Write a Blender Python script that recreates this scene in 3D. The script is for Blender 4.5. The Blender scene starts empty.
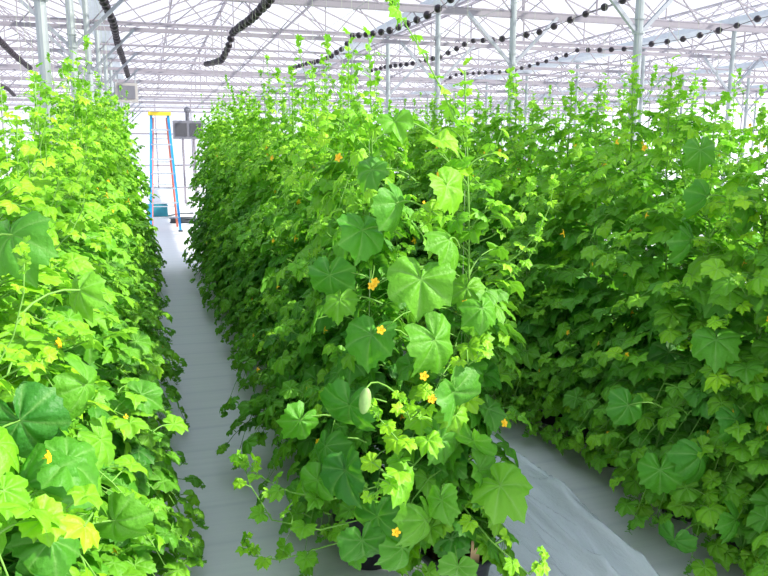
import bpy, math, random
import numpy as np
from mathutils import Vector, Matrix
R = math.radians
rnd = random.Random(11)
sc = bpy.context.scene
COL = sc.collection

# ------------------------------------------------------------------ camera
CAM = Vector((0, 0, 1.6)); YAW = R(17.4); PITCH = R(10.1); F = 747.0
cam_d = bpy.data.cameras.new('camera'); cam = bpy.data.objects.new('camera', cam_d); COL.objects.link(cam)
cam.location = CAM; cam.rotation_euler = (R(90) - PITCH, 0, -YAW)
cam_d.sensor_width = 36; cam_d.lens = 36 * F / 768; cam_d.clip_start = 0.05; cam_d.clip_end = 400
sc.camera = cam
FWD = Vector((math.sin(YAW) * math.cos(PITCH), math.cos(YAW) * math.cos(PITCH), -math.sin(PITCH)))
RGT = Vector((math.cos(YAW), -math.sin(YAW), 0)); UPV = RGT.cross(FWD)
def ray(px, py): return (FWD + RGT * ((px - 384) / F) + UPV * ((288 - py) / F))
def at_depth(px, py, d): return CAM + ray(px, py) * d
def at_x(px, py, X): r = ray(px, py); return CAM + r * ((X - CAM.x) / r.x)
def at_y(px, py, Y): r = ray(px, py); return CAM + r * ((Y - CAM.y) / r.y)
def at_z(px, py, Z): r = ray(px, py); return CAM + r * ((Z - CAM.z) / r.z)

# ------------------------------------------------------------------ materials
def nodes(name):
    m = bpy.data.materials.new(name); m.use_nodes = True
    nt = m.node_tree; nt.nodes.clear()
    return m, nt, nt.nodes.new('ShaderNodeOutputMaterial')
def mathn(nt, op, a, b=None, clamp=False):
    n = nt.nodes.new('ShaderNodeMath'); n.operation = op; n.use_clamp = clamp
    for i, v in enumerate((a, b)):
        if v is None: continue
        if isinstance(v, (int, float)): n.inputs[i].default_value = v
        else: nt.links.new(v, n.inputs[i])
    return n.outputs[0]
def mixc(nt, f, a, b, mode='MIX'):
    n = nt.nodes.new('ShaderNodeMix'); n.data_type = 'RGBA'; n.blend_type = mode
    for i, v in ((0, f), (6, a), (7, b)):
        if isinstance(v, (int, float)): n.inputs[i].default_value = v
        elif isinstance(v, tuple): n.inputs[i].default_value = (*v, 1)
        else: nt.links.new(v, n.inputs[i])
    return n.outputs[2]
def noise(nt, scale, detail=3, vec=None, rough=.5):
    n = nt.nodes.new('ShaderNodeTexNoise'); n.inputs['Scale'].default_value = scale; n.inputs['Detail'].default_value = detail
    n.inputs['Roughness'].default_value = rough
    if vec is not None: nt.links.new(vec, n.inputs['Vector'])
    return n.outputs['Fac']
def coords(nt, scale=(1, 1, 1), which='Object'):
    t = nt.nodes.new('ShaderNodeTexCoord'); mp = nt.nodes.new('ShaderNodeMapping'); mp.inputs['Scale'].default_value = scale
    nt.links.new(t.outputs[which], mp.inputs['Vector']); return mp.outputs['Vector']
def bump(nt, h, strength, dist=.01):
    b = nt.nodes.new('ShaderNodeBump'); b.inputs['Strength'].default_value = strength; b.inputs['Distance'].default_value = dist
    nt.links.new(h, b.inputs['Height']); return b.outputs['Normal']
def simple(name, col, rough=.6, metal=0, spec=.4, var=.12, vscale=9, bmp=0):
    m, nt, out = nodes(name)
    p = nt.nodes.new('ShaderNodeBsdfPrincipled')
    n = noise(nt, vscale, 4, coords(nt))
    c2 = tuple(max(0, c * (1 - var * 2)) for c in col)
    nt.links.new(mixc(nt, n, col, c2), p.inputs['Base Color'])
    p.inputs['Roughness'].default_value = rough; p.inputs['Metallic'].default_value = metal; p.inputs['Specular IOR Level'].default_value = spec
    if bmp: nt.links.new(bump(nt, n, bmp), p.inputs['Normal'])
    nt.links.new(p.outputs[0], out.inputs[0]); return m

def leaf_material():
    m, nt, out = nodes('vine_leaf')
    at = nt.nodes.new('ShaderNodeAttribute'); at.attribute_name = 'leafcol'
    sp = nt.nodes.new('ShaderNodeSeparateColor'); nt.links.new(at.outputs['Color'], sp.inputs[0])
    age, vein, rn = sp.outputs[0], sp.outputs[1], sp.outputs[2]
    old = mixc(nt, rn, (.014, .13, .024), (.060, .29, .018))
    young = mixc(nt, rn, (.25, .64, .010), (.44, .78, .014))
    base = mixc(nt, age, old, young)
    blotch = noise(nt, 22, 3, coords(nt))
    base = mixc(nt, mathn(nt, 'MULTIPLY', blotch, .25), base, (.12, .42, .015))
    v3 = mathn(nt, 'POWER', vein, 3.0)
    base = mixc(nt, mathn(nt, 'MULTIPLY', v3, .5), base, (.34, .58, .18))
    geo = nt.nodes.new('ShaderNodeNewGeometry')
    base = mixc(nt, mathn(nt, 'MULTIPLY', geo.outputs['Backfacing'], .25), base, (.16, .42, .10))
    p = nt.nodes.new('ShaderNodeBsdfPrincipled'); nt.links.new(base, p.inputs['Base Color'])
    p.inputs['Roughness'].default_value = .5; p.inputs['Specular IOR Level'].default_value = .34
    h = noise(nt, 60, 3, coords(nt)); nt.links.new(bump(nt, h, .7, .008), p.inputs['Normal'])
    t = nt.nodes.new('ShaderNodeBsdfTranslucent')
    nt.links.new(mixc(nt, .4, base, (.30, .80, .003), 'MIX'), t.inputs['Color'])
    mx = nt.nodes.new('ShaderNodeMixShader'); mx.inputs[0].default_value = .30
    nt.links.new(p.outputs[0], mx.inputs[1]); nt.links.new(t.outputs[0], mx.inputs[2]); nt.links.new(mx.outputs[0], out.inputs[0])
    return m
M = {}
M['leaf'] = leaf_material()
M['stem'] = simple('vine_stem', (.20, .44, .06), .6, var=.2, vscale=14)
M['twine'] = simple('pale_twine', (.42, .48, .36), .8)
M['petal'] = simple('yellow_petal', (.95, .56, .01), .5, var=.1)
M['fruit'] = simple('pale_green_fruit', (.34, .56, .17), .5, var=.25, vscale=60, bmp=.3)
M['pot'] = simple('black_plastic_pot', (.018, .018, .026), .38, spec=.5)
M['soil'] = simple('brown_potting_mix', (.14, .06, .03), .95, var=.4, vscale=60, bmp=.9)
M['stake'] = simple('bare_wood', (.72, .48, .27), .7, var=.12, vscale=30)
M['steel'] = simple('galvanised_steel', (.40, .44, .45), .42, .55, var=.10, vscale=5)
M['white_steel'] = simple('white_painted_steel', (.28, .255, .29), .5, 0, var=.10, vscale=3)
M['dark_steel'] = simple('grey_steel_brace', (.36, .38, .42), .45, .4)
M['gutter'] = simple('aluminium_gutter', (.55, .60, .66), .5, .2)
M['ball'] = simple('black_rubber_ball', (.022, .014, .024), .45, var=.2)
M['blue'] = simple('blue_fibreglass', (.02, .30, .72), .4)
M['yellow'] = simple('yellow_plastic', (.95, .70, .05), .4)
M['alu'] = simple('aluminium_tread', (.46, .50, .56), .4, .2)
M['orange'] = simple('orange_red_fibreglass', (.80, .22, .14), .5)
M['machine'] = simple('grey_machine_housing', (.20, .20, .23), .5, .3)
M['machine_dark'] = simple('dark_grille', (.07, .07, .08), .5)
M['fan'] = simple('beige_heater_box', (.42, .40, .38), .5)
M['hose'] = simple('dark_hose', (.05, .06, .07), .5)

def floor_material():
    m, nt, out = nodes('woven_ground_cover')
    p = nt.nodes.new('ShaderNodeBsdfPrincipled')
    v = coords(nt, (.7, 26, 1), 'Object')
    n1 = noise(nt, 1.0, 5, v, .65)
    n2 = noise(nt, 1.3, 4, coords(nt))
    c = mixc(nt, n1, (.88, .87, .86), (.66, .67, .69))
    c = mixc(nt, mathn(nt, 'MULTIPLY', n2, .5), c, (.72, .70, .66))
    w = nt.nodes.new('ShaderNodeTexWave'); w.bands_direction = 'Y'; w.inputs['Scale'].default_value = .9; w.inputs['Distortion'].default_value = .6
    nt.links.new(coords(nt), w.inputs['Vector'])
    c = mixc(nt, mathn(nt, 'MULTIPLY', mathn(nt, 'POWER', w.outputs['Fac'], 30), .25), c, (.50, .52, .56))
    nt.links.new(c, p.inputs['Base Color']); p.inputs['Roughness'].default_value = .6; p.inputs['Specular IOR Level'].default_value = .35
    nt.links.new(bump(nt, n1, .35, .01), p.inputs['Normal'])
    nt.links.new(p.outputs[0], out.inputs[0]); return m
def glass_material(name, tint, glossy, diff, dcol):
    m, nt, out = nodes(name)
    tr = nt.nodes.new('ShaderNodeBsdfTransparent'); tr.inputs[0].default_value = (*tint, 1)
    gl = nt.nodes.new('ShaderNodeBsdfGlossy'); gl.inputs['Roughness'].default_value = .08
    df = nt.nodes.new('ShaderNodeBsdfTranslucent'); df.inputs[0].default_value = (*dcol, 1)
    n = noise(nt, 1.2, 3, coords(nt))
    a = nt.nodes.new('ShaderNodeMixShader'); nt.links.new(mathn(nt, 'MULTIPLY', n, diff * 2), a.inputs[0])
    nt.links.new(tr.outputs[0], a.inputs[1]); nt.links.new(df.outputs[0], a.inputs[2])
    b = nt.nodes.new('ShaderNodeMixShader'); b.inputs[0].default_value = glossy
    nt.links.new(a.outputs[0], b.inputs[1]); nt.links.new(gl.outputs[0], b.inputs[2]); nt.links.new(b.outputs[0], out.inputs[0]); return m
M['floor'] = floor_material()
M['glass'] = glass_material('roof_glass', (.95, .96, .98), .02, .04, (.9, .9, .95))
M['wall'] = glass_material('wall_glazing', (.93, .95, .99), .03, .30, (.9, .93, .97))
def film_material():
    m, nt, out = nodes('clear_polythene_film')
    p = nt.nodes.new('ShaderNodeBsdfPrincipled'); p.inputs['Roughness'].default_value = .16; p.inputs['Specular IOR Level'].default_value = .9
    v = coords(nt, (14, 2.2, 6)); n = noise(nt, 3, 6, v, .72)
    nt.links.new(mixc(nt, n, (.80, .84, .88), (.97, .98, 1.0)), p.inputs['Base Color'])
    nt.links.new(bump(nt, n, .9, .012), p.inputs['Normal'])
    tr = nt.nodes.new('ShaderNodeBsdfTransparent'); tr.inputs[0].default_value = (.9, .94, .96, 1)
    mx = nt.nodes.new('ShaderNodeMixShader'); mx.inputs[0].default_value = .72
    nt.links.new(tr.outputs[0], mx.inputs[1]); nt.links.new(p.outputs[0], mx.inputs[2]); nt.links.new(mx.outputs[0], out.inputs[0]); return m
M['film'] = film_material()

# ------------------------------------------------------------------ mesh collector
class MB:
    def __init__(s): s.v = []; s.f = []; s.c = []
    def add(s, verts, faces, cols=None):
        o = len(s.v); s.v.extend(tuple(x) for x in verts); s.f.extend(tuple(i + o for i in f) for f in faces)
        s.c.extend(cols if cols is not None else [(0, 0, 0, 1)] * len(verts))
    def box(s, c, d, rot=None):
        vs = [Vector((x * d[0] / 2, y * d[1] / 2, z * d[2] / 2)) for x in (-1, 1) for y in (-1, 1) for z in (-1, 1)]
        if rot is not None: vs = [rot @ v for v in vs]
        s.add([v + Vector(c) for v in vs], [(0, 1, 3, 2), (4, 6, 7, 5), (0, 4, 5, 1), (2, 3, 7, 6), (0, 2, 6, 4), (1, 5, 7, 3)])
    def beam(s, a, b, w, h=None, up=Vector((0, 0, 1))):
        a = Vector(a); b = Vector(b); h = h or w; d = (b - a); L = d.length; d.normalize()
        if abs(d.dot(up)) > .98: up = Vector((1, 0, 0))
        x = d.cross(up).normalized(); z = x.cross(d)
        s.box((a + b) / 2, (w, L, h), Matrix((x, d, z)).transposed())
    def tube(s, pts, r, n=6, cap=True, cols=None):
        pts = [Vector(p) for p in pts]; k = len(pts); rs = r if isinstance(r, (list, tuple)) else [r] * k
        V = []; Fc = []; ref = Vector((.13, .31, .94))
        for i, p in enumerate(pts):
            d = (pts[min(i + 1, k - 1)] - pts[max(i - 1, 0)])
            if d.length < 1e-9: d = Vector((0, 0, 1))
            d.normalize()
            if abs(d.dot(ref)) > .97: x = d.cross(Vector((1, 0, 0))).normalized()
            else: x = d.cross(ref).normalized()
            y = d.cross(x)
            for j in range(n):
                a = 2 * math.pi * j / n; V.append(p + (x * math.cos(a) + y * math.sin(a)) * rs[i])
        for i in range(k - 1):
            for j in range(n): Fc.append((i * n + j, i * n + (j + 1) % n, (i + 1) * n + (j + 1) % n, (i + 1) * n + j))
        if cap and n > 3: Fc.append(tuple(range(n))[::-1]); Fc.append(tuple((k - 1) * n + j for j in range(n)))
        s.add(V, Fc, cols)
    def lathe(s, prof, c=(0, 0, 0), n=24):
        V = [(c[0] + r * math.cos(2 * math.pi * j / n), c[1] + r * math.sin(2 * math.pi * j / n), c[2] + z) for r, z in prof for j in range(n)]
        Fc = [(i * n + j, i * n + (j + 1) % n, (i + 1) * n + (j + 1) % n, (i + 1) * n + j) for i in range(len(prof) - 1) for j in range(n)]
        s.add(V, Fc)
    def ball(s, c, r, n=12, m=8, sq=(1, 1, 1)):
        prof = [(r * math.sin(math.pi * i / m), -r * math.cos(math.pi * i / m)) for i in range(m + 1)]
        prof[0] = (1e-5, -r); prof[-1] = (1e-5, r)
        o = len(s.v); s.lathe(prof, (0, 0, 0), n)
        for i in range(o, len(s.v)): x, y, z = s.v[i]; s.v[i] = (x * sq[0] + c[0], y * sq[1] + c[1], z * sq[2] + c[2])
    def mesh(s, name, mat, smooth=False, attr=False):
        me = bpy.data.meshes.new(name); me.from_pydata(s.v, [], s.f); me.materials.append(mat)
        if smooth: me.polygons.foreach_set('use_smooth', [True] * len(me.polygons))
        if attr:
            a = me.color_attributes.new('leafcol', 'FLOAT_COLOR', 'POINT')
            a.data.foreach_set('color', np.array(s.c, dtype=np.float32).ravel())
        me.update(); return me
    def build(s, name, mat, parent=None, smooth=False, attr=False):
        o = bpy.data.objects.new(name, s.mesh(name, mat, smooth, attr)); COL.objects.link(o)
        if parent is not None: o.parent = parent
        return o
def tag(o, label=None, cat=None, group=None, kind=None):
    for k, v in (('label', label), ('category', cat), ('group', group), ('kind', kind)):
        if v: o[k] = v
    return o
def empty(name, loc=(0, 0, 0)):
    o = bpy.data.objects.new(name, None); COL.objects.link(o); o.location = loc; o.empty_display_size = .1; return o
def part_at(name, me, parent, loc=(0, 0, 0), rot=(0, 0, 0), scale=1):
    o = bpy.data.objects.new(name, me); COL.objects.link(o); o.parent = parent; o.location = loc; o.rotation_euler = rot; o.scale = (scale,) * 3; return o

# ------------------------------------------------------------------ leaf
NT = 40
VEIN = [0, 54, 108, 153, 207, 252, 306]
def outline(star):
    ks = [0, 27, 54, 81, 108, 130, 153, 168, 180]
    ro = [1.0, .89 - star * .32, .94, .85 - star * .30, .86, .79 - star * .14, .74, .56, .10]
    out = []
    for i in range(NT):
        th = 360 * i / NT; t = th if th <= 180 else 360 - th
        r = float(np.interp(t, ks, ro))
        r *= 1 + (.03 if i % 2 == 0 else -.035)
        out.append(r)
    return out
def leaf(mb, P, tip, nrm, s, age, rg, hi=False, droop=None, fold=None):
    P = Vector(P); T = Vector(tip).normalized(); N = Vector(nrm)
    N = (N - T * N.dot(T))
    if N.length < 1e-4: N = Vector((0, 0, 1)).cross(T) + Vector((.01, 0, 0))
    N.normalize(); S = T.cross(N)
    star = min(1, age * .75 + rg.uniform(-.1, .25))
    ol = outline(max(0, star)); droop = rg.uniform(.15, .5) if droop is None else droop
    fold = rg.uniform(-.15, .45) if fold is None else fold
    ol = [r * rg.uniform(.95, 1.05) for r in ol]
    asym = rg.uniform(.88, 1.1); w1, w2 = rg.uniform(0, 6.28), rg.uniform(0, 6.28); wa = rg.uniform(.05, .13)
    b = rg.random()
    rings = (.22, .5, .78, 1.0) if hi or s > .035 else (.5, 1.0)
    V = [P]; C = [(age, .9, b, 1)]
    for q in rings:
        for i in range(NT):
            th = 2 * math.pi * i / NT; r = q * ol[i]
            deg = 360 * i / NT
            dv = min(abs((deg - v + 180) % 360 - 180) for v in VEIN)
            ve = max(0, 1 - dv / 14.0)
            x = r * math.sin(th) * asym; y = r * math.cos(th)
            z = .10 * min(1, dv / 22.0) * math.sin(q * 2.6) * 1.2
            z += -droop * (r * r) * (.75 + .25 * math.cos(th)) + fold * abs(x) * .8 - .12 * y * y
            z += wa * q * q * math.sin(3 * th + w1) + wa * .6 * q ** 3 * math.sin(7 * th + w2)
            V.append(P + (S * x + T * y + N * z) * s); C.append((age, ve * (1 - .25 * q), b, 1))
    Fc = [(0, 1 + (i + 1) % NT, 1 + i) for i in range(NT)]
    for k in range(len(rings) - 1):
        a = 1 + k * NT
        Fc += [(a + i, a + (i + 1) % NT, a + NT + (i + 1) % NT, a + NT + i) for i in range(NT)]
    mb.add(V, Fc, C)
def curve(a, b, c, n=5):
    return [(1 - t) ** 2 * a + 2 * t * (1 - t) * b + t * t * c for t in [i / n for i in range(n + 1)]]
def petiole(sb, a, P, r, rg):
    a = Vector(a); P = Vector(P); mid = (a + P) / 2 + Vector((rg.uniform(-.02, .02), rg.uniform(-.02, .02), .25 * (P - a).length))
    sb.tube(curve(a, mid, P, 4), [r * 1.15] * 2 + [r] * 3, 5, cap=False)
def shoot(mb, sb, pts, s0, rg, outv, n=6, age0=.35, r=.0028, age1=1.0):
    """leafy side shoot along pts, leaves shrinking and brightening to the tip"""
    pts = [Vector(p) for p in pts]; k = len(pts)
    sb.tube(pts, [r * (1 - .5 * i / (k - 1)) for i in range(k)], 5)
    for j in range(n):
        t = (j + .6) / n; u = t * (k - 1); i = min(int(u), k - 2); p = pts[i].lerp(pts[i + 1], u - i)
        d = (pts[i + 1] - pts[i]).normalized(); side = d.cross(Vector((0, 0, 1)))
        if side.length < .1: side = Vector((rg.uniform(-1, 1), rg.uniform(-1, 1), 0))
        side.normalize(); sg = 1 if j % 2 else -1
        s = s0 * (1 - (.60 if age1 > .9 else .42) * t) * rg.uniform(.85, 1.15); age = min(1, age0 + (age1 - age0) * t * t * .95 + rg.uniform(-.05, .08))
        pd = (side * sg + d * .5 + Vector((0, 0, rg.uniform(.1, .6)))).normalized()
        q = p + pd * (s * rg.uniform(.6, 1.2) + .01)
        petiole(sb, p, q, r * .7, rg)
        tipd = (pd * .7 + Vector((outv[0], outv[1], 0)) * .5 + Vector((0, 0, -.5)) + Vector([rg.uniform(-.25, .25) for _ in range(3)]))
        nn = Vector((outv[0] * .8, outv[1] * .8, .9)) + Vector([rg.uniform(-.45, .45) for _ in range(3)])
        leaf(mb, q, tipd, nn, max(s, .010), age, rg)
    # crumpled tip bud
    e = pts[-1]; d = (pts[-1] - pts[-2]).normalized()
    for j in range(5):
        a = j * 1.6 + rg.random(); v = Vector((math.cos(a), math.sin(a), .3))
        leaf(mb, e - d * .012 * j, (d * .6 + v * .8), (d - v * .5), rg.uniform(.012, .024), max(age0, age1 * .75), rg, droop=-.2)
def tendril(sb, p, d, rg, L=.10):
    pts = []
    for i in range(14):
        t = i / 13; a = t * t * 14; rr = .012 * t
        pts.append(Vector(p) + Vector(d) * (L * t) + Vector((math.cos(a) * rr, math.sin(a) * rr, math.sin(a) * rr * .5 - .03 * t * t)))
    sb.tube(pts, .0009, 4, cap=False)

def vine(seed, H=2.1, reachx=.42, reachy=.26, nlat=26, spread=1.0, lmax=.094, tiplen=.60, pot=True, one_side=None):
    """returns meshes + flower spots of one vine grown up a string out of a pot; base at the floor"""
    rg = random.Random(seed); mb = MB(); sb = MB(); fl = []
    base = .26; n = 30; ph = rg.uniform(0, 6)
    def stem_at(z):
        t = (z - base) / (H - base)
        return Vector((.035 * math.sin(5 * t + ph) * (1 - .3 * t), .03 * math.cos(4 * t + ph), z))
    sb.tube([stem_at(base - .05 + (H - base + .05) * i / n) for i in range(n + 1)], [.0065 * (1 - .6 * i / n) for i in range(n + 1)], 6)
    # leaves on the main stem
    z = .28; k = 0; az = rg.uniform(0, 6)
    while z < H - .05:
        t = (z - .25) / (H - .25); az += 2.4 + rg.uniform(-.4, .4)
        dirv = Vector((math.cos(az) * 1.25, math.sin(az) * .8, 0))
        top = max(0, min(1, (z - (H - tiplen - .25)) / (tiplen + .25)) * 1.15)
        s = (lmax * rg.uniform(.8, 1.15)) * (1 - .80 * top)
        L = rg.uniform(.10, .22) * (1 - .7 * top)
        a = stem_at(z); q = a + dirv * L + Vector((0, 0, L * rg.uniform(.2, .7)))
        petiole(sb, a, q, .0026 * (1 - .4 * top), rg)
        age = min(1, .10 * rg.random() + .10 + 1.1 * top)
        leaf(mb, q, dirv * .6 + Vector((rg.uniform(-.3, .3), rg.uniform(-.3, .3), rg.uniform(-1.1, -.3))) * (1 - .6 * top),
             dirv * .9 + Vector((rg.uniform(-.3, .3), rg.uniform(-.3, .3), .75)), s, age, rg)
        if rg.random() < .5: tendril(sb, a, dirv.normalized() * .8 + Vector((0, 0, .3)), rg)
        if rg.random() < .30 and .35 < z < H - .3:
            fl.append((a + dirv * rg.uniform(.12, .3) + Vector((0, 0, rg.uniform(-.02, .05))), dirv))
        z += .085 * (1 - .35 * top); k += 1
    # laterals
    for j in range(nlat):
        z = .25 + (H - .60) * (j + rg.random() * .9) / nlat
        sx = rg.choice((-1, 1)); top = max(0, (z - (H - .95)) / .8)
        X = sx * rg.uniform(.45, 1) * reachx * (1 - .45 * top); Y = rg.uniform(-1, 1) * reachy
        a = stem_at(z); zd = rg.uniform(-.25, .22) if z > .5 else rg.uniform(-.15, .05)
        b = a + Vector((X * .5, Y * .5, .10)); c = a + Vector((X, Y, zd)); c.z = max(c.z, .04)
        ov = Vector((X, Y * .6, 0)).normalized()
        shoot(mb, sb, curve(a, b, c, 6), lmax * rg.uniform(.72, 1.0) * (1 - .25 * top), rg, ov, n=rg.choice((6, 7, 8)), age0=.06 + .85 * top, age1=min(1, .35 + .45 * z / H + .35 * top + (.35 if rg.random() < .25 else 0)))
        if rg.random() < .5: fl.append((c * .75 + b * .25 + Vector((0, 0, .015)), ov))
    # low laterals trailing round the pot
    for j in range(19):
        z = rg.uniform(.24, .85); sx = 1 if j % 2 else -1
        X = sx * rg.uniform(.5, 1.22) * reachx; Y = rg.uniform(-1, 1) * reachy
        a = stem_at(z); c = Vector((a.x + X, a.y + Y, rg.uniform(.05, .42))); b = a + Vector((X * .6, Y * .6, .08))
        shoot(mb, sb, curve(a, b, c, 6), lmax * rg.uniform(.75, 1.0), rg, Vector((X, Y * .6, 0)).normalized(), n=7, age0=.03, age1=.45)
    # tip shoots over the top
    for j in range(5):
        a = stem_at(H - rg.uniform(.30, .75)); d = Vector((rg.uniform(-.26, .26), rg.uniform(-.16, .16), rg.uniform(.20, .48)))
        shoot(mb, sb, curve(a, a + Vector((d.x, d.y, d.z * .3)), a + d, 5), .040, rg, Vector((d.x, d.y, 0)), n=7, age0=.70, r=.0022)
    e = stem_at(H)
    for j in range(12):
        a = j * 2.4; v = Vector((math.cos(a), math.sin(a), rg.uniform(.2, .7))); zz = -.34 * j / 11
        leaf(mb, e + v * .012 + Vector((0, 0, zz + .02)), v + Vector((0, 0, rg.uniform(0, .8))), Vector((0, 0, 1)) - v * .5, rg.uniform(.018, .03) + .014 * j / 11, 1 - .2 * j / 11, rg, droop=rg.uniform(-.2, .3))
    return mb, sb, fl, stem_at

POT = MB(); POT.lathe([(.085, 0), (.094, .004), (.122, .20), (.124, .205), (.136, .207), (.138, .235), (.131, .237), (.126, .20), (.118, .198)], n=32)
POT.lathe([(.0001, .002), (.088, .002)], n=32)
POT_ME = POT.mesh('pot', M['pot'], True)
sb_ = MB(); rg_ = random.Random(2)
V = [(0, 0, .208)]; Fc = []
for q in range(1, 7):
    for j in range(28):
        a = 2 * math.pi * j / 28; r = .124 * q / 6; V.append((r * math.cos(a), r * math.sin(a), .200 + rg_.uniform(-.005, .008)))
Fc += [(0, 1 + j, 1 + (j + 1) % 28) for j in range(28)]
for q in range(5): Fc += [(1 + q * 28 + j, 1 + (q + 1) * 28 + j, 1 + (q + 1) * 28 + (j + 1) % 28, 1 + q * 28 + (j + 1) % 28) for j in range(28)]
sb_.add(V, Fc); SOIL_ME = sb_.mesh('soil', M['soil'], True)
def flower_mesh():
    m = MB()
    for k in range(5):
        a = 2 * math.pi * k / 5; c, s = math.cos(a), math.sin(a); pr = [(0, .002, 0), (.006, .0055, .004), (.013, .008, .007), (.020, .005, .006), (.023, 0, .003)]
        V = []
        for (u, w, z) in pr: V += [(u * c - w * s, u * s + w * c, z), (u * c, u * s, z - .002), (u * c + w * s, u * s - w * c, z)]
        m.add(V, [(i * 3 + j, i * 3 + j + 1, i * 3 + j + 4, i * 3 + j + 3) for i in range(4) for j in range(2)])
    m.ball((0, 0, .004), .004, 8, 5); m.tube([(0, 0, 0), (0, 0, -.014)], [.003, .0015], 6)
    return m.mesh('flower', M['petal'], True)
FLOWER_ME = flower_mesh()
TW = MB(); TW.tube([(0, 0, .2), (0.004, 0, 1.5), (0, 0, 3.18)], .0006, 4); TWINE_ME = TW.mesh('twine', M['twine'])

VAR = []
for k in range(8):
    mb, sb, fl, _ = vine(100 + k * 7, H=1.98 + .06 * (k % 4), nlat=26 + k % 3, lmax=.088 if k < 4 else .108)
    VAR.append((mb.mesh('foliage', M['leaf'], True, True), sb.mesh('stem', M['stem'], True), fl))
def flower_rot(d): 
    q = Vector((d[0], d[1], .25)).to_track_quat('Z', 'Y'); return q.to_euler()
def place_vine(kind, x, y, rz, sz, label, group, nfl, sxy=1.0):
    fo, st, fl = VAR[kind]
    t = empty('potted_vine', (x, y, 0)); tag(t, label, 'plant', group)
    for nm, me in (('foliage', fo), ('stem', st)):
        o = part_at(nm, me, t, rot=(0, 0, rz)); o.scale = (sxy, sxy, sz)
    part_at('pot', POT_ME, t); part_at('soil', SOIL_ME, t); part_at('twine', TWINE_ME, t)
    rot = Matrix.Rotation(rz, 3, 'Z')
    for p, d in fl[:nfl]:
        q = rot @ Vector((p[0] * sxy, p[1] * sxy, p[2] * sz)); part_at('flower', FLOWER_ME, t, q, flower_rot(rot @ Vector(d)), rnd.uniform(.5, .75))
    return t

ORD = ['first', 'second', 'third', 'fourth', 'fifth', 'sixth', 'seventh', 'eighth']
def row(X, y0, y1, dy, rowname, hfun, nuniq, seed, first=0, skip=None, kinds=range(8)):
    rg = random.Random(seed); y = y0; i = first
    while y < y1:
        hz = hfun(y) * rg.uniform(.95, 1.05)
        if nuniq == 0: lab = 'leafy climbing vine in the row glimpsed behind the right row'; grp = 'vines of the row behind the right row'
        elif i < 0: lab = 'climbing vine of the right row nearer than its first plant in view'; grp = 'vines of the right row beside the viewer'
        elif i < nuniq: lab = 'climbing vine in black pot, %s from near end of the %s' % (ORD[i], rowname); grp = 'climbing vines of the %s' % rowname
        elif y < 7: lab = 'leafy climbing vine midway along the %s, past its %s plant' % (rowname, ORD[nuniq - 1]); grp = 'vines in the middle stretch of the %s' % rowname
        else: lab = 'leafy climbing vine packed into the far end of the %s' % rowname; grp = 'vines at the far end of the %s' % rowname
        if skip is not None and abs(y - skip) < .16: y = skip + dy; i += 1; continue
        kind = rg.choice(list(kinds)); rz = rg.choice((0, math.pi)) + rg.uniform(-.35, .35)
        place_vine(kind, X + rg.uniform(-.05, .05) - (.13 if rowname == 'middle row' and y < 4 else 0), y, rz, hz / 2.05, lab, grp, 9 if y < 5 else (5 if y < 8 else 2), rg.uniform(.92, 1.08) * ((.82 if y < 3.6 else .92) if rowname == 'middle row' else 1))
        y += dy * rg.uniform(.9, 1.1); i += 1
row(-.42, 1.81, 11.2, .31, 'left row', lambda y: 1.42 + .35 * min(1, max(0, (y - 1.5) / 2.5)) + .045 * y, 7, 5, first=1)
row(.95, 2.66, 11.2, .31, 'middle row', lambda y: 1.88 + .03 * y, 7, 6, first=1)
row(2.28, 1.55, 11.2, .31, 'right row', lambda y: 1.80 + .03 * y, 7, 7, first=-2, skip=2.30, kinds=(1, 4, 5, 6, 7))
row(3.80, 3.4, 11.2, .40, 'row behind the right row', lambda y: 1.95 + .02 * y, 0, 8)

# ------------------------------------------------------------------ hero vine at the near end of the middle row
HX, HY = .98, 2.26
def make_L(mb, sb, O, stem_at, rg):
    def L(jx, jy, tx, ty, d, s=None, age=.15, nz=.5, dd=0.0, side=0., droop=None, fold=None, pet=True):
        if s: s *= .88
        P = at_depth(jx, jy, d) - O; Q = at_depth(tx, ty, d + dd) - O
        T = Q - P; s = s or T.length
        N = -FWD * .6 + Vector((0, 0, nz * rg.uniform(.8, 2.2))) + RGT * (side + rg.uniform(-.75, .75))
        T = T.normalized() + FWD * rg.uniform(-.7, .5) + RGT * rg.uniform(-.3, .3)
        droop = rg.uniform(.3, .85) if droop is None else droop
        fold = rg.uniform(.15, .7) * rg.choice((1, 1, -.5)) if fold is None else fold
        leaf(mb, P, T, N, s, age, rg, hi=True, droop=droop, fold=fold)
        if pet:
            a = stem_at(max(.3, P.z - .08)); petiole(sb, P.lerp(a, min(1, .15 / max(.01, (a - P).length))), P, .0024, rg)
    return L
def leafy_vine(kind_seed, x, y, leaves, label, group, H, lmax, reachx=.40, nfl=9):
    mb, sb, fl, stem_at = vine(kind_seed, H=H, nlat=26, lmax=lmax, reachx=reachx)
    O = Vector((x, y, 0)); rg = random.Random(kind_seed + 1); L = make_L(mb, sb, O, stem_at, rg)
    for a in leaves: L(*a)
    t = empty('potted_vine', (x, y, 0)); tag(t, label, 'plant', group)
    mb.build('foliage', M['leaf'], t, True, True); sb.build('stem', M['stem'], t, True)
    part_at('pot', POT_ME, t); part_at('soil', SOIL_ME, t); part_at('twine', TWINE_ME, t)
    for p, d in fl[:nfl]: part_at('flower', FLOWER_ME, t, p, flower_rot(d), rnd.uniform(.5, .7))
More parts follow.
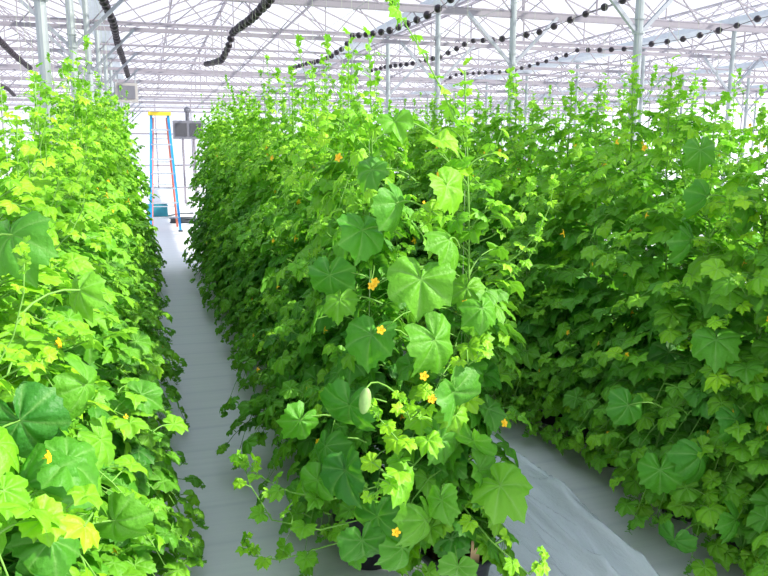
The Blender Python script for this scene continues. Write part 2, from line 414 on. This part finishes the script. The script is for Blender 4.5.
leafy_vine(900, -.42, 1.50, [(22, 486, 38, 560, 1.42, .135, .03, .5), (66, 462, 92, 478, 1.45, .09, .1, .6), (80, 290, 78, 318, 1.62, .075, .3, .5),
    (20, 420, 30, 455, 1.45, .11, .03, .5), (115, 520, 140, 545, 1.6, .085, .35, .7), (85, 385, 105, 420, 1.55, .09, .3, .6),
    (100, 440, 120, 470, 1.6, .08, .45, .7), (50, 540, 66, 580, 1.45, .09, .1, .5), (12, 235, 20, 275, 1.6, .105, .12, .5)],
    'climbing vine with broad leaves, standing at the very near end of the left row', 'climbing vines of the left row', 1.50, .098)
leafy_vine(901, 2.28, 2.30, [(700, 455, 718, 490, 2.75, .125, .02, .4), (716, 340, 712, 375, 2.75, .11, .08, .5), (745, 205, 760, 240, 2.8, .12, .12, .5), (706, 196, 712, 245, 2.8, .115, .05, .5),
    (660, 470, 655, 505, 2.8, .11, .03, .5), (628, 405, 620, 440, 2.85, .10, .03, .5), (690, 240, 694, 285, 2.8, .12, .12, .3), (765, 290, 756, 335, 2.75, .115, .2, .4),
    (735, 420, 745, 450, 2.7, .10, .05, .5), (700, 150, 694, 180, 2.85, .095, .15, .7), (735, 520, 748, 556, 2.6, .10, .04, .5),
 (675, 540, 680, 570, 2.7, .09, .05, .5)],
    'broad leaved climbing vine at the right edge, nearest in view of the right row', 'climbing vines of the right row', 1.84, .104)
def hero():
    mb, sb, fl, stem_at = vine(4242, H=1.86, nlat=24, reachx=.21, reachy=.18, lmax=.088)
    O = Vector((HX, HY, 0)); rg = random.Random(77)
    L = make_L(mb, sb, O, stem_at, rg)
    # hanging leaves of the sunny end
    L(421, 279, 408, 330, 2.16, .125, .22, .35, side=.35, fold=.25)
    L(434, 340, 452, 392, 2.14, .130, .20, .45, side=.25, fold=.1)
    L(446, 186, 470, 216, 2.22, .100, .35, .9, side=.5)
    L(449, 240, 474, 272, 2.2, .105, .35, .8, side=.5)
    L(396, 203, 404, 240, 2.2, .11, .12, .5)
    L(452, 392, 474, 444, 2.17, .120, .22, .3, side=.5)
    L(440, 440, 458, 478, 2.2, .100, .15, .4)
    L(350, 405, 340, 452, 2.25, .125, .02, .3)
    L(372, 335, 352, 372, 2.25, .110, .05, .3)
    L(362, 230, 366, 268, 2.25, .105, .05, .4)
    L(330, 275, 322, 312, 2.35, .100, .05, .4)
    L(346, 470, 350, 520, 2.2, .115, .04, .3)
    L(425, 520, 432, 556, 2.15, .105, .2, .5)
    L(398, 482, 416, 502, 2.1, .085, .5, .7)
    L(442, 500, 452, 530, 2.1, .080, .25, .6)
    L(500, 486, 528, 508, 2.15, .115, .30, .4, side=-.2, fold=.3)
    L(458, 566, 462, 590, 2.12, .070, .25, .9)
    L(478, 470, 492, 496, 2.2, .080, .2, .8)
    L(395, 122, 405, 148, 2.3, .075, .5, .9, side=.3)
    L(440, 142, 458, 150, 2.25, .075, .6, 1.0, side=.4)
    L(372, 170, 352, 188, 2.3, .085, .2, .9)
    L(300, 420, 285, 448, 2.35, .090, .08, .5)
    L(318, 480, 304, 506, 2.3, .085, .12, .6)
    L(455, 415, 440, 440, 2.2, .075, .35, .6)
    L(378, 516, 370, 556, 2.2, .110, .06, .5)
    L(362, 540, 372, 572, 2.22, .100, .05, .4)
    L(402, 548, 396, 580, 2.2, .095, .08, .5)
    L(352, 548, 340, 575, 2.3, .085, .10, .5)
    L(326, 446, 316, 474, 2.3, .090, .06, .5)
    L(474, 440, 482, 470, 2.2, .090, .15, .5)
    L(482, 308, 490, 338, 2.3, .080, .15, .6)
    L(340, 300, 330, 330, 2.3, .080, .30, .7)
    # tall tip
    a = stem_at(1.62); e = at_depth(389, -2, 2.35) - O
    shoot(mb, sb, curve(a, Vector((a.x - .1, a.y, 1.85)), e, 7), .045, rg, Vector((.3, -.3, 0)), n=8, age0=.65, r=.0035)
    L(398, 10, 412, 22, 2.33, .050, .85, .8, pet=False)
    # bright side shoots
    def S(pix, d, s, age, n=6, r=.003, frm=None):
        pts = [at_depth(x, y, d + dz) - O for x, y, dz in pix]
        p0 = stem_at(max(.3, pts[0].z)) if frm is None else frm
        sm = [p0] + pts; out = []
        for i in range(len(sm) - 1):
            for j in range(3): out.append(sm[i].lerp(sm[i + 1], j / 3))
        out.append(sm[-1]); shoot(mb, sb, out, s, rg, Vector((-.2, -.8, 0)), n=n, age0=age, r=r)
    S([(425, 438, 0), (405, 448, -.06), (385, 425, -.1), (368, 405, -.1)], 2.15, .062, .7, 9)
    S([(410, 420, -.05), (402, 396, -.1)], 2.15, .045, .8, 6)
    S([(468, 365, 0), (478, 358, -.03), (487, 345, -.03)], 2.2, .042, .7, 5)
    S([(400, 480, -.05), (380, 470, -.1), (376, 500, -.12)], 2.15, .055, .55, 6)
    S([(330, 500, 0), (290, 492, .02), (262, 478, .05), (238, 455, .1)], 2.35, .055, .25, 9)
    S([(320, 530, 0), (272, 520, 0), (250, 485, .1), (243, 460, .2)], 2.4, .050, .3, 9)
    S([(330, 545, 0), (280, 560, 0), (252, 556, .0), (244, 540, .0)], 2.45, .052, .35, 8)
    S([(490, 540, 0), (530, 575, -.05), (545, 556, -.05)], 2.3, .050, .7, 7)
    t = empty('potted_vine', (HX, HY, 0))
    tag(t, 'tallest sunlit climbing vine, wooden stake in its pot, at near end of middle row', 'plant', 'climbing vines of the middle row')
    mb.build('foliage', M['leaf'], t, True, True); sb.build('stem', M['stem'], t, True)
    part_at('pot', POT_ME, t); part_at('soil', SOIL_ME, t); part_at('twine', TWINE_ME, t)
    for p, d in fl[:10]: part_at('flower', FLOWER_ME, t, p, flower_rot(d), .65)
    for px, py, d in [(381, 330, 2.15), (375, 282, 2.2), (424, 376, 2.12), (354, 478, 2.2), (372, 286, 2.2), (432, 399, 2.1), (396, 532, 2.1)]:
        P = at_depth(px, py, d) - O; part_at('flower', FLOWER_ME, t, P, flower_rot(-FWD + Vector((0, 0, .3))), .62)
        s2 = MB(); petiole(s2, stem_at(P.z - .05), P + Vector((0, 0.01, -.008)), .0018, rg); s2.build('flower_stalk', M['stem'], t, True)
    # young fruit
    P = at_depth(365, 401, 2.0) - O
    fm = MB(); fm.ball((0, 0, 0), .0165, 16, 12, (1, 1, 2.3)); f = fm.build('fruit', M['fruit'], t, True); f.location = P; f.rotation_euler = (.1, .12, 0)
    s3 = MB(); petiole(s3, Vector(P) + Vector((.13, .12, -.03)), Vector(P) + Vector((.004, 0, .036)), .0022, rg); s3.build('fruit_stalk', M['stem'], t, True)
    k = MB(); k.box((0, 0, .25), (.030, .006, .22)); k.add([(-.015, -.003, .36), (.015, -.003, .36), (.015, .003, .36), (-.015, .003, .36), (0, 0, .372)], [(0, 1, 4), (1, 2, 4), (2, 3, 4), (3, 0, 4)])
    o = k.build('stake', M['stake'], t); sp = at_y(460, 545, HY - .05) - O; o.location = (sp.x + .03, -.085, -.045); o.rotation_euler = (.04, .03, -YAW)
hero()

# ------------------------------------------------------------------ setting: floor, roof, walls
def struct(o, label=None): return tag(o, label, None, None, 'structure')
X0, X1, YA, YB = -12.8, 37.35, -4.7, 38.3
m = MB(); m.add([(X0 - 30, YA - 30, 0), (X1 + 30, YA - 30, 0), (X1 + 30, YB + 40, 0), (X0 - 30, YB + 40, 0)], [(0, 1, 2, 3)])
struct(m.build('floor', M['floor']), 'pale woven ground cover over the greenhouse floor')
GX = [-12.8, -6.8, -.8, 5.2, 11.8, 17.8, 23.8]          # gutter / column lines: ... -7.45, -1.05, 5.35, 11.75 ...
TY = [-4.7 + 3.0 * k for k in range(1, 15)]          # truss lines
ZB, ZT, ZR = 3.60, 4.15, 5.55
GXV = [g for g in GX if g <= 24.0]
for g in GXV:
    m = MB()
    for (x, w) in ((g, .38),): 
        prof = [(-w / 2, .10), (-w / 2, 0), (-w / 4, -.07), (w / 4, -.07), (w / 2, 0), (w / 2, .10)]
        V = [(x + a, yy, ZT + .12 + b) for yy in (YA, YB) for a, b in prof]
        m.add(V, [(i, i + 1, i + 7, i + 6) for i in range(5)])
    o = m.build('roof_gutter', M['gutter']); struct(o, 'aluminium rain gutter running along the greenhouse roof')
    sol = o.modifiers.new('s', 'SOLIDIFY'); sol.thickness = .012
for k in range(len(GX) - 1):
    a, b = GX[k], GX[k + 1]; r = (a + b) / 2
    if a > 23.5: continue
    m = MB(); m.add([(a, YA, ZT + .2), (r, YA, ZR), (r, YB, ZR), (a, YB, ZT + .2), (b, YA, ZT + .2), (b, YB, ZT + .2)], [(0, 1, 2, 3), (1, 4, 5, 2)])
    struct(m.build('ceiling_glass', M['glass']), 'pitched glass roof of the greenhouse')
    m = MB(); m.box((r, (YA + YB) / 2, ZR + .02), (.06, YB - YA, .06))
    for f in (.5,):
        z = ZT + .2 + (ZR - ZT - .2) * f
        for s in (-1, 1): m.box((r + s * (b - a) / 2 * (1 - f), (YA + YB) / 2, z - .04), (.04, YB - YA, .04))
    y = YA + .5
    while y < YB:
        if y > 5: 
            m.beam((a, y, ZT + .2), (r, y, ZR), .022, .03); m.beam((b, y, ZT + .2), (r, y, ZR), .022, .03)
        y += 1.2
    struct(m.build('ceiling_glazing_bars', M['white_steel']), 'white glazing bars and purlins under the glass roof')
for k in range(len(GX) - 1):
    a, b = GX[k], GX[k + 1]
    if a > 23.5: continue
    for y in TY:
        if y < 3 : continue
        m = MB()
        m.beam((a, y, ZB), (b, y, ZB), .04, .065); m.beam((a, y, ZT), (b, y, ZT), .04, .05)
        n = 6; w = (b - a) / n
        for i in range(n):
            x = a + i * w
            m.beam((x, y, ZB), (x + w / 2, y, ZT), .018); m.beam((x + w / 2, y, ZT), (x + w, y, ZB), .018)
        r = (a + b) / 2
        m.beam((r, y, ZT), (r, y, ZR), .03); m.beam((r - 1.6, y, ZT), (r, y, ZR - .1), .022); m.beam((r + 1.6, y, ZT), (r, y, ZR - .1), .022)
        m.beam((r - 1.6, y, ZT), (r - 1.6, y, 4.85), .022); m.beam((r + 1.6, y, ZT), (r + 1.6, y, 4.85), .022)
        struct(m.build('roof_truss', M['white_steel']), 'white lattice truss spanning between two column lines')
# extra cross pipes midway between trusses (screen rails)
for y in TY:
    if y < 5: continue
    m = MB(); m.tube([(X0, y + 1.5, 3.95), (23.8, y + 1.5, 3.95)], .022, 6)
    struct(m.build('roof_crosspipe', M['white_steel']), 'slim white pipe crossing under the roof')
for g in GXV:
    for y in TY:
        if y < 3: continue
        m = MB(); m.tube([(g, y, 0), (g, y, ZT + .05)], .048, 12)
        m.tube([(g, y, 2.90), (g, y, 2.925)], .068, 12); m.tube([(g, y, 3.05), (g, y, 3.06)], .064, 12)
        c = m.build('steel_column', M['steel'], smooth=False)
        struct(c, 'round galvanised steel column carrying the roof gutter')
        m = MB()
        for s in (-1, 1): m.beam((g + s * .04, y, 2.93), (g + s * .72, y, ZB), .042)
        m.build('column_brace', M['dark_steel'], c)
def wall(name, pa, pb, z1, step, label):
    pa = Vector(pa); pb = Vector(pb); m = MB()
    m.add([(pa.x, pa.y, 0), (pb.x, pb.y, 0), (pb.x, pb.y, z1), (pa.x, pa.y, z1)], [(0, 1, 2, 3)])
    w = struct(m.build(name, M['wall']), label)
    m = MB(); d = pb - pa; n = int(d.length / step)
    for i in range(n + 1):
        p = pa + d * i / n; m.beam((p.x, p.y, 0), (p.x, p.y, z1), .05)
    for z in (.03, 1.1, 2.6, 4.1): m.beam((pa.x, pa.y, z), (pb.x, pb.y, z), .05, .06)
    m.build('wall_frame', M['white_steel'], w)
wall('wall_back', (X0, YB, 0), (23.8, YB, 0), 4.35, 1.6, 'far translucent end wall of the greenhouse')
wall('wall_left', (X0, YA, 0), (X0, YB, 0), 4.35, 1.5, 'translucent left side wall of the greenhouse')
wall('wall_right', (23.8, YA, 0), (23.8, YB, 0), 4.35, 1.5, 'translucent right side wall of the greenhouse')

# plant support wires
for X, nm in ((-.42, 'left row'), (.95, 'middle row'), (2.28, 'right row'), (3.8, 'row behind the right row')):
    m = MB(); m.tube([(X, 1.0, 3.18), (X, 12.0, 3.18)], .003, 5); 
    tag(m.build('support_wire', M['steel']), 'thin steel wire overhead that carries the strings of the ' + nm, 'wire', 'crop support wires')

# ------------------------------------------------------------------ strings of black balls
BALL = MB(); BALL.ball((0, 0, 0), .046, 14, 9); BALL.tube([(0, -.055, 0), (0, .055, 0)], .018, 8); BALL_ME = BALL.mesh('ball', M['ball'], True)
def garland(pts, label, spacing=.37, rs=1.0):
    pts = [Vector(p) for p in pts]
    # extend towards the near end
    d = pts[-1] - pts[-2]; d.z = 0; d.normalize()
    if pts[-1].y > 5.5: pts.append(pts[-1] + d * (pts[-1].y - 5.0))
    t = empty('ball_string', pts[0]); tag(t, label, 'ball string', 'strings of black balls under the roof')
    O = pts[0]; m = MB(); m.tube([p - O for p in pts], .005, 6); m.build('cord', M['ball'], t)
    acc = 0; nxt = 0
    for i in range(len(pts) - 1):
        L = (pts[i + 1] - pts[i]).length; dv = (pts[i + 1] - pts[i]).normalized()
        while nxt <= acc + L:
            p = pts[i] + dv * (nxt - acc) - O; part_at('ball', BALL_ME, t, p, (rnd.uniform(-.2, .2), 0, math.atan2(-dv.x, dv.y)), rnd.uniform(.93, 1.1) * rs); nxt += spacing * rnd.uniform(.9, 1.1)
        acc += L
    h = MB()
    for y in TY:
        for i in range(len(pts) - 1):
            a, b = pts[i], pts[i + 1]
            if min(a.y, b.y) <= y < max(a.y, b.y):
                p = a.lerp(b, (y - a.y) / (b.y - a.y)) - O; h.tube([p, (p.x, p.y, ZB - O.z)], .003, 4)
    if h.v: h.build('hanger', M['steel'], t)
def G(pl, X): return [at_x(x, y, X) for x, y in pl]
garland([at_z(x, y, z) for x, y, z in ((128, 76, 3.45), (124, 62, 3.45), (118, 45, 3.4), (113, 22, 3.42), (105, 4, 3.45))], 'string of black balls hanging over the far end of the left row, seen end on', .27, 1.2)
garland(G([(206, 64), (212, 63), (222, 60), (228, 48), (233, 32), (240, 27), (250, 20), (260, 10), (270, -1)], 1.30), 'black ball string hanging over the aisle side of the middle row', .29, 1.2)
garland(G([(290, 69), (305, 64), (316, 62), (330, 57), (345, 47), (352, 36), (372, 34), (392, 30), (410, 23), (430, 14), (445, 4), (452, -2)], 3.25), 'black ball string above the tall vine at the end of the middle row')
garland(G([(367, 72), (385, 67), (410, 64), (440, 57), (458, 48), (470, 41), (495, 40), (515, 37), (540, 32), (560, 24), (580, 16), (600, 9), (618, 2)], 5.25), 'black ball string crossing in front of the second steel column on the right')
garland(G([(445, 80), (458, 74), (480, 73), (500, 72), (515, 70), (540, 63), (562, 57), (578, 50), (600, 50), (625, 49), (645, 45), (665, 42), (690, 38), (705, 34), (725, 29), (742, 24), (757, 19)], 7.9), 'lowest black ball string, stretching past the thickest steel column on the right')
garland([at_z(x, y, 3.45) for x, y in ((30, 68), (20, 60), (12, 53), (3, 44))], 'short black ball string hanging left of the left row, upper one', .2, 1.2)
garland([at_z(x, y, 3.40) for x, y in ((14, 95), (8, 89), (0, 85))], 'short black ball string hanging left of the left row, lower one', .25, 1.2)

# ------------------------------------------------------------------ polythene film on the floor right of the hero pot
def film():
    rg = random.Random(4); nx, ny = 90, 220; xa, xb, ya, yb = 1.16, 1.80, .9, 6.0
    V = []
    for j in range(ny + 1):
        y = ya + (yb - ya) * j / ny
        for i in range(nx + 1):
            u = i / nx; x = xa + (xb - xa) * u + .02 * math.sin(2.1 * y + 1) * u
            w = 1.3 * math.sin(1.7 * y + 4 * u) + .6 * math.sin(4.7 * y + 2)
            z = .008 + .016 * (1 - abs(math.sin(9 * u + w))) ** 2 * (.5 + u) + .022 * (1 - abs(math.sin(17 * u - 1.3 * w + .7 * y))) ** 3 * (.3 + u)
            z += .07 * math.exp(-((u - .90 - .03 * math.sin(2.2 * y)) / .07) ** 2) * (.7 + .4 * math.sin(3.1 * y)) + .045 * math.exp(-((u - .70 - .05 * math.sin(1.6 * y)) / .03) ** 2)
            z += .010 * (1 - abs(math.sin(7 * y + 9 * u))) ** 2 * u + rg.uniform(0, .003)
            V.append((x, y, z))
    Fc = [(j * (nx + 1) + i, j * (nx + 1) + i + 1, (j + 1) * (nx + 1) + i + 1, (j + 1) * (nx + 1) + i) for j in range(ny) for i in range(nx)]
    m = MB(); m.add(V, Fc)
    tag(m.build('plastic_film', M['film'], smooth=True), 'crumpled clear plastic film with a raised fold, lying between the middle and right rows', 'plastic sheet')
film()

# ------------------------------------------------------------------ ladder
def ladder():
    Y = 16.6; t = empty('step_ladder', (.31, Y, 0)); tag(t, 'blue stepladder with yellow top standing at the end of the aisle', 'ladder')
    H = 2.42; wt, wb = .17, .30; lean = .55
    for s in (-1, 1):
        m = MB(); m.beam((s * wb, -lean / 2, 0.02), (s * wt, lean * .25, H), .08, .05); o = m.build('side_rail', M['blue'], t)
        f = MB(); f.box((s * wb, -lean / 2 - .01, .02), (.09, .06, .04)); f.build('rubber_foot', M['hose'], o)
        m = MB(); m.beam((s * (wb - .03), lean * 1.2, 0.02), (s * (wt - .03), lean * .35, H - .05), .04, .03); m.build('rear_leg', M['orange'], t)
    for k in range(1, 8):
        f = k / 8.0; z = H * f; w = wb + (wt - wb) * f; y = -lean / 2 + .75 * lean * f
        m = MB(); m.box((0, y, z), (2 * w, .09, .03)); m.build('tread', M['alu'], t)
    for k in range(1, 5):
        f = k / 5.0; z = H * f; w = wb - .03 + (wt - wb) * f; m = MB(); m.beam((-w, lean * 1.2 - .85 * lean * f, z), (w, lean * 1.2 - .85 * lean * f, z), .02); m.build('rear_brace', M['alu'], t)
    m = MB(); m.box((0, lean * .3, H + .03), (2 * wt + .12, .26, .07)); m.build('ladder_top', M['yellow'], t)
ladder()
# raised machine behind the ladder
def machine():
    Y = 26; p = at_y(188, 130, Y); t = empty('air_heater', (p.x, Y, 0)); tag(t, 'grey boxy machine raised on a thin stand behind the blue ladder', 'machine')
    zb, zt = at_y(188, 139, Y).z, at_y(188, 121, Y).z; h = zt - zb
    m = MB(); m.box((0, 0, (zb + zt) / 2), (.95, .6, h)); m.build('housing', M['machine'], t)
    for s in (-1, 1):
        m = MB(); m.box((s * .23, -.305, (zb + zt) / 2), (.36, .03, h * .7)); m.build('grille', M['machine_dark'], t)
        for q in (-.25, .25): m = MB(); m.beam((s * .18, q, 0), (s * .18, q, zb), .05); m.build('leg', M['white_steel'], t)
    m = MB(); m.tube([(0, 0, zt), (0, 0, zt + .32)], .07, 10); m.ball((0, 0, zt + .35), .11, 10, 6); m.build('flue', M['machine'], t)
    m = MB(); m.beam((-.18, -.25, zb * .6), (.18, -.25, zb * .6), .04); m.beam((-.18, -.25, zb * .25), (.18, -.25, zb * .25), .04); m.build('stand_brace', M['white_steel'], t)
machine()
def hanging_box():
    Y = 19.4; p = at_y(127, 93, Y); t = empty('unit_heater', (p.x, Y, p.z)); tag(t, 'beige heater box hanging beyond the far end of the left row', 'heater')
    m = MB(); m.box((0, 0, 0), (.50, .5, .42)); m.build('housing', M['fan'], t)
    m = MB(); m.box((.0, -.26, 0), (.38, .02, .30)); m.build('grille', M['machine'], t)
    m = MB()
    for s in (-1, 1): m.tube([(s * .2, 0, .2), (s * .2, 0, ZB - p.z)], .012, 6)
    m.build('hanger', M['steel'], t)
hanging_box()
# clutter round the ladder
p = at_z(157, 205, .3); t = empty('plastic_crate', (p.x, p.y, 0)); tag(t, 'teal blue plastic crate on the floor beside the ladder', 'crate')
m = MB()
for a, b in (((0, -.2, .16), (.5, .02, .3)), ((0, .2, .16), (.5, .02, .3)), ((-.25, 0, .16), (.02, .4, .3)), ((.25, 0, .16), (.02, .4, .3)), ((0, 0, .02), (.5, .4, .02)), ((0, -.215, .3), (.54, .03, .03)), ((0, .215, .3), (.54, .03, .03))): m.box(a, b)
m.build('crate_body', simple('teal_plastic', (.03, .25, .32)), t)
m = MB(); pts = []
for i in range(60):
    a = i * .42; r = .28 + .02 * math.sin(i); pts.append(Vector((.75 + r * math.cos(a), 18.2 + r * math.sin(a), .03 + i * .002)))
m.tube(pts, .018, 6); tag(m.build('garden_hose', M['hose'], smooth=True), 'dark coiled hose on the pale floor behind the ladder', 'hose')
for k, (x, y, dx, dy, lab) in enumerate(((.75, 14.2, .25, .9, 'dark drip pipe lying on the floor in front of the ladder foot'), (.45, 20.5, .7, .8, 'dark pipe lying slantwise on the floor well behind the ladder'))):
    m = MB(); m.tube([(x, y, .02), (x + dx * .5, y + dy * .4, .05), (x + dx, y + dy, .02)], .02, 6); tag(m.build('drip_pipe', M['hose']), lab, 'pipe', 'loose pipes')

# ------------------------------------------------------------------ light
w = bpy.data.worlds.new('world'); sc.world = w; w.use_nodes = True; nt = w.node_tree; nt.nodes.clear()
bg = nt.nodes.new('ShaderNodeBackground'); wo = nt.nodes.new('ShaderNodeOutputWorld')
tc = nt.nodes.new('ShaderNodeTexCoord')
sk = noise(nt, 2.2, 5, tc.outputs['Generated'])
sx = nt.nodes.new('ShaderNodeSeparateXYZ'); nt.links.new(tc.outputs['Generated'], sx.inputs[0])
hor = mixc(nt, sk, (.86, .88, 1.0), (1.0, .98, 1.0))
nt.links.new(mixc(nt, mathn(nt, 'MULTIPLY', mathn(nt, 'MAXIMUM', sx.outputs[2], 0.0), 1.15, True), hor, (.68, .80, 1.0)), bg.inputs[0]); bg.inputs[1].default_value = 1.25
nt.links.new(bg.outputs[0], wo.inputs[0])
sd = bpy.data.lights.new('sun', 'SUN'); sd.energy = 8.2; sd.angle = R(1.2); sd.color = (1, .96, .86)
so = bpy.data.objects.new('sun', sd); COL.objects.link(so)
so.rotation_euler = Vector((.76, -.40, .66)).to_track_quat('Z', 'Y').to_euler()
sc.view_settings.view_transform = 'Standard'; sc.view_settings.look = 'None'; sc.view_settings.exposure = 0.22; sc.view_settings.gamma = 1; sc.view_settings.use_curve_mapping = False
sc.cycles.max_bounces = 8; sc.cycles.transparent_max_bounces = 12; sc.cycles.diffuse_bounces = 4; sc.cycles.use_denoising = True
